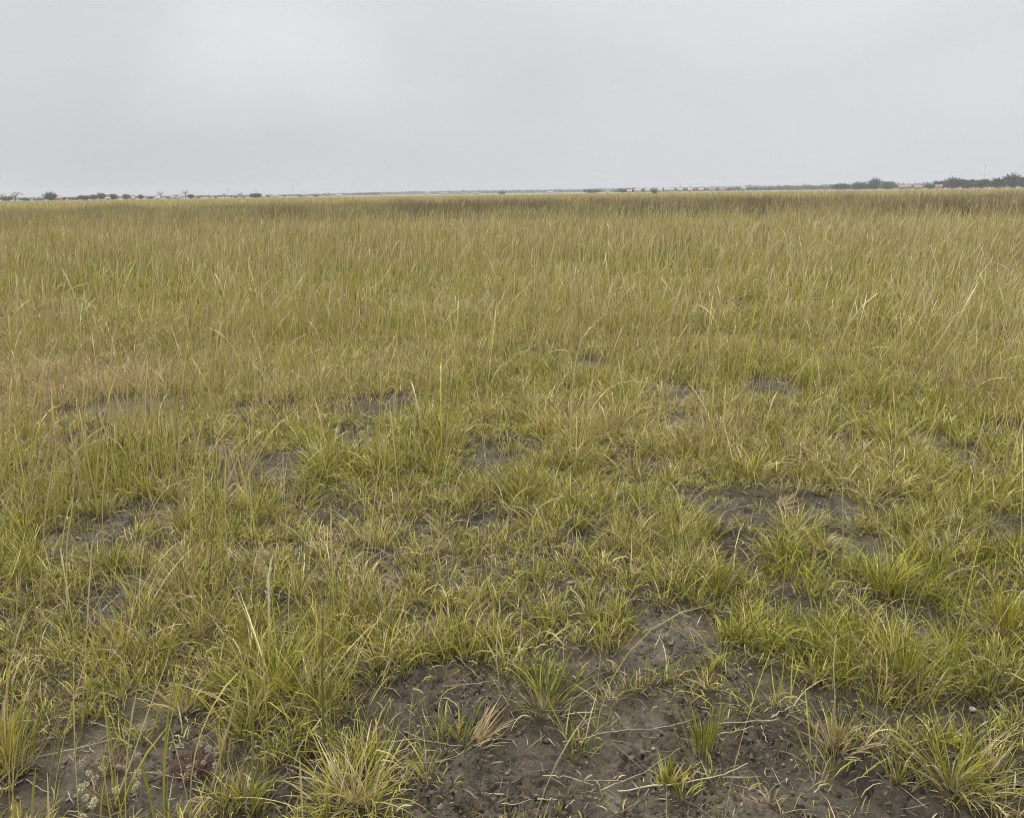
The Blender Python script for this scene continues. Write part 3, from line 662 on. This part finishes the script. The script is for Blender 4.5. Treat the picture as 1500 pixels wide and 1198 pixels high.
def tree(px, wpx, top, D, kind, label, col=DARK):
    p = place(px, D); W = wpx/FPX*D; Hh = (hor_y(px)-top)/FPX*D+CAM_H; Hh = max(Hh, 1.6)
    nm = {'round': 'broad_tree', 'bush': 'bush', 'bare': 'bare_tree', 'palm': 'palm_tree', 'wide': 'broad_tree', 'slim': 'slim_tree'}[kind]
    root = empty(nm, p); tag(root, label, 'bush' if kind == 'bush' else 'tree', 'trees and bushes along the far edge of the field')
    tb = Bag(); r = max(.10, W*.035)
    th = Hh*{'round': .55, 'bush': .35, 'bare': .55, 'palm': .85, 'wide': .6, 'slim': .6}[kind]
    V, F = tube(bez([[0, 0, -.1], [.04*W, 0, th*.5], [.01*W, .02*W, th]], 4), np.linspace(r, r*.5, 9), 6); tb.add(V, F, np.array(BRWN)*.8)
    limbs = 9 if kind == 'bare' else 5
    for k in range(limbs):
        a = 2*PI*k/limbs+random.random(); e = W*.42*random.uniform(.6, 1)
        z0 = th*random.uniform(.5, .95)
        tip = [e*math.cos(a), e*math.sin(a), min(Hh*.97, z0+(Hh-z0)*random.uniform(.5, .95))]
        V, F = tube(bez([[.01*W, 0, z0], [e*.5*math.cos(a), e*.5*math.sin(a), z0+(tip[2]-z0)*.7], tip], 4), np.linspace(r*.5, r*.14, 9), 5); tb.add(V, F, np.array(GREYT if kind == 'bare' else BRWN)*.8)
    link('trunk', tb.mesh('trunk'), M_BARK, root)
    lo = []
    if kind == 'round':
        lo = [(0, 0, Hh*.58, W*.44, W*.4, Hh*.40)]+[(random.uniform(-.32, .32)*W, random.uniform(-.3, .3)*W, Hh*random.uniform(.3, .78), W*.22, W*.22, Hh*.19) for _ in range(6)]+[(0, 0, Hh*.3, W*.40, W*.36, Hh*.3)]; n = 1500
    elif kind == 'wide':
        lo = [(random.uniform(-.4, .4)*W, random.uniform(-.25, .25)*W, Hh*random.uniform(.35, .82), W*.16, W*.18, Hh*.17) for _ in range(12)]+[(0, 0, Hh*.42, W*.46, W*.3, Hh*.42)]; n = 1700
    elif kind == 'bush':
        lo = [(random.uniform(-.4, .4)*W, random.uniform(-.2, .2)*W, Hh*random.uniform(.3, .7), W*.2, W*.2, Hh*.3) for _ in range(6)]+[(0, 0, Hh*.35, W*.45, W*.3, Hh*.35)]; n = 700
    elif kind == 'bare':
        lo = [(random.uniform(-.36, .36)*W, random.uniform(-.3, .3)*W, Hh*random.uniform(.55, .9), W*.2, W*.2, Hh*.15) for _ in range(6)]; n = 330
    elif kind == 'palm':
        lo = [(0, 0, Hh*.86, W*.45, W*.45, Hh*.14), (0, 0, Hh*.72, W*.3, W*.3, Hh*.12)]; n = 200
    else:
        lo = [(0, 0, Hh*.6, W*.4, W*.4, Hh*.38)]+[(random.uniform(-.3, .3)*W, 0, Hh*random.uniform(.35, .8), W*.25, W*.25, Hh*.16) for _ in range(3)]; n = 320
    if kind == 'bare': col = GREYT
    q = max(.16, min(.7, W*.05)) if kind != 'bare' else max(.10, W*.022)
    link('crown', leafcloud(lo, n, q, col).mesh('crown', False), M_LEAF, root)
# left village edge
tree(3, 12, 284, 760, 'bare', 'small thin leafless grey tree at the very left edge')
tree(22, 18, 283.5, 770, 'bare', 'wide twiggy grey tree beside the left edge')
tree(10, 16, 288, 780, 'bush', 'low dark bush under the first leafless grey trees', DARK)
tree(37, 15, 290, 760, 'bush', 'long low dark bush right of the wide twiggy grey tree', MID)
tree(52, 7, 292, 760, 'bush', 'tiny reddish bush between the low bush and the dome shaped tree', BRWN)
tree(60, 8, 291.5, 760, 'bush', 'tiny green bush just left of the dome shaped tree', MID)
tree(73.5, 17, 283.2, 740, 'round', 'dense dark dome shaped tree beside the rusty gable roof')
tree(93, 9, 289.5, 800, 'bush', 'small bush right of the rusty gable roof', MID)
tree(103, 8, 289.2, 800, 'bush', 'second small bush right of the rusty gable roof', DARK)
tree(112, 10, 289, 820, 'bush', 'ragged low bush left of the uneven dark tree row', MID)
tree(124, 16, 286.6, 800, 'wide', 'flat topped dark tree, first of the uneven dark row', DARK)
tree(137, 11, 286, 800, 'round', 'middling dark tree between flat topped tree and the tallest of the row', MID)
tree(147.5, 13, 284, 790, 'round', 'tallest dark tree of the uneven row')
tree(157, 8, 286, 800, 'slim', 'slim tree filling the gap after the tallest of the row', DARK)
tree(166, 14, 285, 790, 'round', 'round dark tree at the right end of the uneven row')
tree(185, 12, 285, 850, 'wide', 'pale olive flat topped tree right of the uneven row', OLIVE)
tree(195, 9, 287, 850, 'round', 'small grey green tree above the first white hut', BLUEG)
tree(206.5, 8, 285.8, 780, 'round', 'small very dark round tree between two white huts')
tree(220, 11, 288.5, 830, 'bush', 'faint low bush left of the second white hut', OLIVE)
tree(229, 6, 286.8, 780, 'slim', 'small dark tree behind the second white hut')
tree(235.5, 12, 281.2, 800, 'bare', 'hazy leafless tree above the second white hut')
tree(247, 6, 288.2, 770, 'bush', 'small dark bush left of the long white wall')
tree(258.5, 8, 285.8, 800, 'round', 'small dark tree behind the long white wall')
tree(272, 12, 278.8, 800, 'bare', 'tallest leafless grey tree, right of the long white wall')
tree(279.5, 10, 285, 780, 'round', 'dark bushy tree at the foot of the tallest leafless tree')
tree(291, 7, 287, 800, 'bush', 'small olive bush right of the tallest leafless tree', OLIVE)
tree(307, 4, 288.2, 800, 'slim', 'lone tiny tree in the gap of the tree line', DARK)
tree(316, 4, 288.6, 800, 'bush', 'tiny bush left of the small dark palm', DARK)
tree(321.5, 5, 286, 800, 'palm', 'small dark palm left of the thin pole')
tree(328.5, 6, 284.6, 800, 'palm', 'taller dark palm just left of the thin pole')
tree(338.5, 5, 286.8, 800, 'slim', 'small grey green tree right of the thin pole', BLUEG)
tree(345, 7, 288.8, 790, 'bush', 'dark low bush under the umbrella shaped tree')
tree(351.5, 11, 283, 800, 'bare', 'umbrella shaped leafless tree with a clear trunk')
tree(357, 5, 288.3, 790, 'bush', 'little bush right of the umbrella shaped tree', MID)
tree(374.5, 18, 283.6, 760, 'round', 'dense green dome tree with a mast behind it', (.045, .062, .026))
tree(393, 6, 288, 820, 'bush', 'small bush right of the green dome tree', MID)
tree(417, 5, 286.4, 850, 'slim', 'small lone dark tree right of the flat white roof')
tree(440, 7, 287.2, 870, 'bush', 'small dull bush right of the tall mast', OLIVE)
tree(463, 7, 286.2, 860, 'bush', 'dark square cut bush left of the pale tower house')
tree(735, 11, 280.6, 900, 'bush', 'brownish bush standing at the middle of the horizon', BRWN)
tree(868, 25, 277.4, 1000, 'wide', 'broad dark hill shaped tree clump left of the pointed one', BLUEG)
tree(918, 26, 276.4, 1000, 'wide', 'dark pointed tree clump left of the row of white huts', BLUEG)
tree(945, 9, 276, 1150, 'round', 'grey hazy round tree behind the row of white huts', (.07, .08, .06))
tree(960, 11, 277.6, 420, 'bush', 'yellow green bush among the row of white huts', (.20, .20, .06))
tree(982, 8, 276.2, 1100, 'round', 'small dark tree behind the longest white hut', BLUEG)
tree(1232, 24, 269, 1000, 'wide', 'low dark wood edge left of the domed clump', DARK)
tree(1258, 28, 267.6, 980, 'wide', 'spreading dark tree leaning into the domed clump', DARK)
tree(1281, 19, 263.2, 980, 'round', 'domed dark tree rising from the low wood')
tree(1301, 20, 267, 1000, 'wide', 'thin topped tree right of the domed tree', BLUEG)
tree(1362, 15, 269.5, 900, 'bush', 'first low bush of the right hand wood', MID)
tree(1378, 20, 266, 860, 'wide', 'small dark tree at the left end of the right hand wood', DARK)
tree(1395, 24, 262, 850, 'round', 'rounded dark tree below the first thin mast', DARK)
tree(1416, 24, 264, 850, 'wide', 'flat crowned tree in the middle of the right hand wood', DARK)
tree(1437, 24, 264.5, 840, 'wide', 'olive tinted tree of the right hand wood beside the flat crown', MID)
tree(1462, 24, 261.5, 820, 'wide', 'dark tree rising towards the tallest crown of the wood', DARK)
tree(1482, 24, 258, 820, 'round', 'tallest dark crown of the right hand wood')
tree(1503, 26, 261.5, 820, 'wide', 'last dark tree of the right hand wood, cut by the picture edge', DARK)

# far wood: one grey-green mass at the horizon
fw = Bag()
def farline(px0, px1, D, tops, n, q, col):
    xs = rng.uniform(px0, px1, n)
    hx = [t[0] for t in tops]; hy = [t[1] for t in tops]
    th = (np.interp(xs, hx, hy)*(.75+.5*rng.random(n)*(.6+.8*sstep(-.6, .6, fbm(xs*.08, xs*0+3.3, 99, 3)))))/FPX*D+CAM_H
    D_ = D*(1+.12*rng.random(n)); dirs = np.stack([ray(p, hor_y(p)) for p in xs]); dirs /= np.hypot(dirs[:, 0], dirs[:, 1])[:, None]
    p = dirs*D_[:, None]; p[:, 2] = th*rng.random(n)**.6
    a = rng.normal(size=(n, 3)); a /= np.linalg.norm(a, axis=1)[:, None]; b2 = np.cross(a, rng.normal(size=(n, 3))); b2 /= np.linalg.norm(b2, axis=1)[:, None]
    s = (q*rng.uniform(.5, 1.4, n))[:, None]
    V = np.stack([p-a*s, p-b2*s*.7, p+a*s, p+b2*s*.7], 1).reshape(-1, 3)
    fw.add(V, np.arange(4*n).reshape(n, 4), np.repeat(np.array(col)*rng.uniform(.65, 1.4, (n, 1)), 4, 0))
farline(-120, 560, 1700, [(-120, .9), (300, .5), (400, .4), (560, 1.3)], 4200, 2.6, (.055, .062, .04))
farline(520, 1640, 2300, [(520, 1.6), (560, 2.2), (700, 2.6), (830, 2.6), (900, 3.0), (1000, 3.2), (1100, 3.8), (1250, 4.2), (1640, 5)], 17000, 3.2, (.052, .06, .042))
farline(900, 1380, 1350, [(900, .8), (1000, 1.6), (1180, 2.6), (1380, 2.6)], 5200, 2.0, (.045, .055, .03))
tag(link('far_wood', fw.mesh('far_wood', False), M_LEAF), kind='stuff')

def quadbox(x0, x1, y0, y1, z0, z1):
    V = np.array([[x0,y0,z0],[x1,y0,z0],[x1,y1,z0],[x0,y1,z0],[x0,y0,z1],[x1,y0,z1],[x1,y1,z1],[x0,y1,z1]], float)
    F = np.array([[0,3,2,1],[4,5,6,7],[0,1,5,4],[1,2,6,5],[2,3,7,6],[3,0,4,7]]); return V, F
WHITE = (.42, .405, .375); RUST = (.25, .165, .125); CREAM = (.45, .41, .34); CLAY = (.32, .25, .20); ZINC = (.36, .36, .345)
def house(px, wpx, top, D, label, wallc=WHITE, roofc=ZINC, gable=.3, tower=False, name='house'):
    p = place(px, D); W = .85*wpx/FPX*D; Hh = max(2.0, (hor_y(px)-top)/FPX*D+CAM_H); dp = min(W, 7.0)*.8
    root = empty(name, p); root.rotation_euler = (0, 0, -math.atan2(p[0], p[1])); tag(root, label, 'house', 'houses along the far edge of the field')
    hw = Hh*(1-gable)
    b = Bag(); V, F = quadbox(-W/2, W/2, 0, dp, 0, hw); b.add(V, F, np.array(wallc)); link('wall', b.mesh('wall', False), M_WALL, root)
    e = .35; b = Bag()
    A = [[-W/2-e, -e, hw+.003], [W/2+e, -e, hw+.003], [W/2+e, dp/2, Hh], [-W/2-e, dp/2, Hh], [W/2+e, dp+e, hw+.003], [-W/2-e, dp+e, hw+.003]]
    A += [[v[0], v[1], v[2]+.12] for v in A]
    F = [[0,1,2,3],[3,2,4,5],[6,9,8,7],[9,11,10,8],[0,6,7,1],[5,4,10,11],[0,3,9,6],[3,5,11,9],[1,7,8,2],[2,8,10,4]]
    b.add(A, F, np.array(roofc)); link('roof', b.mesh('roof', False), M_ROOF, root)
    k = max(1, int(W/5))
    for i in range(k):
        xx = -W/2+W*(i+.5)/k; b = Bag(); V, F = quadbox(xx-.45, xx+.45, -.04, .02, hw*.38, hw*.78); b.add(V, F, np.array([.05, .05, .055])); link('window', b.mesh('window', False), M_WALL, root)
    b = Bag(); V, F = quadbox(-W*.3-.45, -W*.3+.45, -.05, .02, 0, hw*.34); 
    b.add(V, F, np.array([.12, .09, .07])); link('door', b.mesh('door', False), M_WALL, root)
house(85, 11, 287.4, 760, 'hut with a sloping rusty gable roof beside the dome shaped tree', CLAY, RUST, .5)
house(195, 4.5, 290, 730, 'tiny first white hut under the small grey green tree', WHITE, ZINC, .4)
house(231, 5, 290.3, 700, 'tiny white hut below the hazy leafless tree', WHITE, ZINC, .5)
house(257, 15, 289.8, 690, 'long low white walled building below a small dark tree', WHITE, ZINC, .2, name='long_building')
house(158, 6, 291, 720, 'tiny cream hut half hidden below the tallest tree of the row', CREAM, ZINC, .35)
house(386, 4, 289, 850, 'very small white hut right of the green dome tree', WHITE, ZINC, .4)
house(403, 10, 288.2, 820, 'low house under a flat white roof left of the tall mast', CREAM, WHITE, .25)
house(447, 6, 287.5, 900, 'small clay coloured hut between tall mast and dark square bush', CLAY, RUST, .4)
house(481, 6, 282.5, 1000, 'pale tower house standing higher than its neighbours', WHITE, ZINC, .12, name='tower_house')
house(497, 10, 286, 980, 'wide low cream house right of the pale tower house', CREAM, ZINC, .3)
house(560, 9, 284.8, 1100, 'low house with a dull rusty roof left of the middle', CREAM, RUST, .45)
house(625, 12, 283, 1150, 'hut with a rusty roof, first of the rusty roofed cluster', CREAM, RUST, .5)
house(650, 13, 282.4, 1150, 'widest rusty roofed hut with a pale front', WHITE, RUST, .45)
house(667, 8, 283, 1120, 'small red roofed hut beside the widest rusty one', CLAY, RUST, .5)
house(680, 10, 282.6, 1120, 'pale fronted hut between the red roofed hut and the last rusty one', WHITE, RUST, .35)
house(697, 10, 282, 1120, 'last rusty roofed hut at the right end of the cluster', WHITE, RUST, .5)
house(806, 9, 281, 1200, 'lone pale hut on the skyline left of the hill shaped clump', WHITE, ZINC, .4)
house(890, 4, 279.5, 900, 'tiny white hut between the two dark tree clumps', WHITE, ZINC, .4)
house(922, 7, 278.2, 900, 'leftmost cream hut at the foot of the pointed clump', CREAM, ZINC, .4)
house(934, 10, 277.6, 900, 'white hut right of the pointed clump', WHITE, ZINC, .35)
house(948, 7, 277.2, 900, 'white hut directly left of the yellow green bush', WHITE, ZINC, .4)
house(967, 6, 277, 900, 'white hut just right of the yellow green bush', WHITE, ZINC, .4)
house(980, 15, 276.6, 900, 'longest white hut of the row', WHITE, ZINC, .3)
house(996, 8, 276.2, 920, 'white hut below the twin mast', WHITE, ZINC, .4)
house(1011, 7, 276.2, 940, 'small white hut right of the twin mast', WHITE, ZINC, .4)
house(1027, 7, 276, 940, 'cream hut among grey trees right of the white row', CREAM, ZINC, .4)
house(1043, 9, 275.2, 960, 'white hut with a brownish roof right of the cream one', WHITE, RUST, .5)
house(1058, 9, 275, 960, 'rust roofed hut in the right part of the row', CREAM, RUST, .5)
house(1089, 6, 274, 960, 'last tiny white hut of the row, standing apart', WHITE, ZINC, .4)
house(1325, 16, 271.8, 900, 'long rusty roofed building right of the domed tree', CLAY, RUST, .45, name='long_building')
house(1345, 11, 271.8, 900, 'shorter rusty roofed hut left of the right hand wood', CLAY, RUST, .5)
house(1375, 9, 271.5, 780, 'pinkish hut under the left end of the right hand wood', (.5, .36, .28), RUST, .4)

def mast(px, top, D, label, w=.14, arm=0, kind='mast'):
    p = place(px, D); Hh = (hor_y(px)-top)/FPX*D+CAM_H
    root = empty('radio_mast' if kind == 'mast' else 'pole', p); tag(root, label, kind, 'masts and poles on the horizon')
    b = Bag(); V, F = tube([[0, 0, -.2], [0, 0, Hh*.5], [0, 0, Hh]], np.array([w*1.3, w, w*.7]), 6); b.add(V, F, np.array([.20, .20, .21])); link('shaft', b.mesh('shaft'), M_METAL, root)
    b = Bag()
    for k in range(2):
        V, F = quadbox(-w*5, w*5, -w, w, Hh*(.93-.09*k)-w, Hh*(.93-.09*k)+w); b.add(V, F, np.array([.22, .22, .23]))
    link('crossarm', b.mesh('crossarm', False), M_METAL, root)
mast(62, 286, 800, 'thin pole left of the dome shaped tree', .10, kind='pole')
mast(298, 282, 900, 'faint pole standing among the left bushes', .08, kind='pole')
mast(334, 277, 900, 'thin pole right of the taller dark palm', .11, kind='pole')
mast(375.5, 277.5, 950, 'mast rising behind the green dome tree', .14)
mast(429.5, 273, 950, 'tallest dark mast in the left half, right of the flat white roof', .16)
mast(505, 281, 1000, 'short pole right of the pale tower house', .12, kind='pole')
mast(519, 267, 1300, 'very thin hazy mast left of the middle', .10)
mast(607, 279.5, 1200, 'short mast left of the rusty roofed cluster', .15)
mast(870.5, 279, 700, 'pale pole in front of the hill shaped clump', .08, kind='pole')
mast(996, 270, 1400, 'mast with crossarms above the row of white huts', .2)
mast(1440, 247, 1000, 'tall hazy mast above the middle of the right hand wood', .09)
mast(1485, 254, 900, 'mast rising over the tallest crown of the right hand wood', .12)

# ------------------------------------------------------------------ light: overcast sky with a soft sun
SUN_EL, SUN_AZ = math.radians(58), math.radians(-35)      # azimuth from +Y towards +X
w = bpy.data.worlds.new('World'); S.world = w; w.use_nodes = True
nt = w.node_tree; N = nt.nodes; Lk = nt.links; N.clear()
out = N.new('ShaderNodeOutputWorld'); bg = N.new('ShaderNodeBackground'); bg.inputs['Strength'].default_value = .1
sky = N.new('ShaderNodeTexSky'); sky.sky_type = 'NISHITA'; sky.sun_disc = False; sky.sun_elevation = SUN_EL; sky.sun_rotation = SUN_AZ
tc = N.new('ShaderNodeTexCoord'); sx = N.new('ShaderNodeSeparateXYZ'); Lk.new(tc.outputs['Generated'], sx.inputs[0])
mp = N.new('ShaderNodeMapping'); mp.inputs['Scale'].default_value = (1.6, 1.6, 5.5); mp.inputs['Location'].default_value = (.42, .3, .12); mp.inputs['Rotation'].default_value = (0, .12, 0)
Lk.new(tc.outputs['Generated'], mp.inputs['Vector'])
nz = N.new('ShaderNodeTexNoise'); nz.inputs['Scale'].default_value = 1.7; nz.inputs['Detail'].default_value = 5; nz.inputs['Roughness'].default_value = .5; nz.inputs['Distortion'].default_value = .4
Lk.new(mp.outputs[0], nz.inputs['Vector'])
cv = N.new('ShaderNodeMapRange'); cv.inputs[1].default_value = .3; cv.inputs[2].default_value = .72; cv.inputs[3].default_value = .955; cv.inputs[4].default_value = 1.05
Lk.new(nz.outputs['Fac'], cv.inputs[0])
lowr = N.new('ShaderNodeMapRange'); lowr.inputs[1].default_value = 0.0; lowr.inputs[2].default_value = .22; lowr.inputs[3].default_value = .415; lowr.inputs[4].default_value = .482
Lk.new(sx.outputs['Z'], lowr.inputs[0])
zen = N.new('ShaderNodeMapRange'); zen.inputs[1].default_value = .22; zen.inputs[2].default_value = 1.0; zen.inputs[3].default_value = 1.0; zen.inputs[4].default_value = 3.6
Lk.new(sx.outputs['Z'], zen.inputs[0])
m1 = N.new('ShaderNodeMath'); m1.operation = 'MULTIPLY'; Lk.new(cv.outputs[0], m1.inputs[0]); Lk.new(lowr.outputs[0], m1.inputs[1])
def glow(px, py, r, amt, src):
    v = ray(px, py); v = v/np.linalg.norm(v)
    d = N.new('ShaderNodeVectorMath'); d.operation = 'DISTANCE'; d.inputs[1].default_value = [float(q) for q in v]
    sc = N.new('ShaderNodeVectorMath'); sc.operation = 'ADD'
    dn = N.new('ShaderNodeTexNoise'); dn.inputs['Scale'].default_value = 5; dn.inputs['Detail'].default_value = 4; Lk.new(tc.outputs['Generated'], dn.inputs['Vector'])
    ds = N.new('ShaderNodeVectorMath'); ds.operation = 'MULTIPLY_ADD'; ds.inputs[1].default_value = (.3, .3, .2); ds.inputs[2].default_value = (-.15, -.15, -.1)
    Lk.new(dn.outputs['Color'], ds.inputs[0]); Lk.new(tc.outputs['Generated'], sc.inputs[0]); Lk.new(ds.outputs[0], sc.inputs[1]); Lk.new(sc.outputs[0], d.inputs[0])
    q = N.new('ShaderNodeMapRange'); q.interpolation_type = 'SMOOTHSTEP'; q.inputs[1].default_value = r; q.inputs[2].default_value = 0; q.inputs[3].default_value = 1; q.inputs[4].default_value = 1+amt
    Lk.new(d.outputs['Value'], q.inputs[0]); o = N.new('ShaderNodeMath'); o.operation = 'MULTIPLY'; Lk.new(src, o.inputs[0]); Lk.new(q.outputs[0], o.inputs[1]); return o.outputs[0]
src = glow(390, 25, .17, .12, m1.outputs[0]); src = glow(1300, 60, .45, .08, src); src = glow(130, 190, .3, -.06, src)
m2 = N.new('ShaderNodeMath'); m2.operation = 'MULTIPLY'; Lk.new(src, m2.inputs[0]); Lk.new(zen.outputs[0], m2.inputs[1])
m3 = N.new('ShaderNodeMath'); m3.operation = 'MULTIPLY'; m3.inputs[1].default_value = 10.0; Lk.new(m2.outputs[0], m3.inputs[0])
cc = N.new('ShaderNodeMix'); cc.data_type = 'RGBA'; cc.blend_type = 'MULTIPLY'; cc.inputs[0].default_value = 1.0
cc.inputs[6].default_value = (.992, .999, 1.012, 1); Lk.new(m3.outputs[0], cc.inputs[7])
mix = N.new('ShaderNodeMix'); mix.data_type = 'RGBA'; mix.inputs[0].default_value = .96
Lk.new(sky.outputs[0], mix.inputs[6]); Lk.new(cc.outputs[2], mix.inputs[7]); Lk.new(mix.outputs[2], bg.inputs['Color']); Lk.new(bg.outputs[0], out.inputs['Surface'])
ld = bpy.data.lights.new('sun', 'SUN'); ld.energy = 1.5; ld.angle = math.radians(10); ld.color = (1, .95, .86)
lo = bpy.data.objects.new('sun', ld); COL.objects.link(lo)
sd = Vector((math.sin(SUN_AZ)*math.cos(SUN_EL), math.cos(SUN_AZ)*math.cos(SUN_EL), math.sin(SUN_EL)))
lo.rotation_euler = (-sd).to_track_quat('-Z', 'Y').to_euler(); lo.location = (0, 0, 30)

HAZE = 2.7e-4
if HAZE:
    V, F = quadbox(-4200, 4200, -4200, 4200, -1.0, 45.0)
    m, nt, N, Lk = new_mat('haze'); o2 = N.new('ShaderNodeOutputMaterial'); v = N.new('ShaderNodeVolumePrincipled')
    v.inputs['Density'].default_value = HAZE; v.inputs['Color'].default_value = (.8, .82, .86, 1); Lk.new(v.outputs[0], o2.inputs['Volume'])
    tag(link('haze', np_mesh('haze', V, F, None, False), m), kind='stuff')

S.view_settings.view_transform = 'Standard'; S.view_settings.look = 'None'; S.view_settings.gamma = 1; S.view_settings.exposure = .55
S.render.engine = 'CYCLES'
S.cycles.max_bounces = 6; S.cycles.diffuse_bounces = 3; S.cycles.transmission_bounces = 4; S.cycles.transparent_max_bounces = 4
S.cycles.use_denoising = True; S.cycles.denoiser = 'OPENIMAGEDENOISE'; S.cycles.denoising_input_passes = 'RGB_ALBEDO_NORMAL'; S.cycles.denoising_prefilter = 'NONE'; S.cycles.filter_width = 1.05
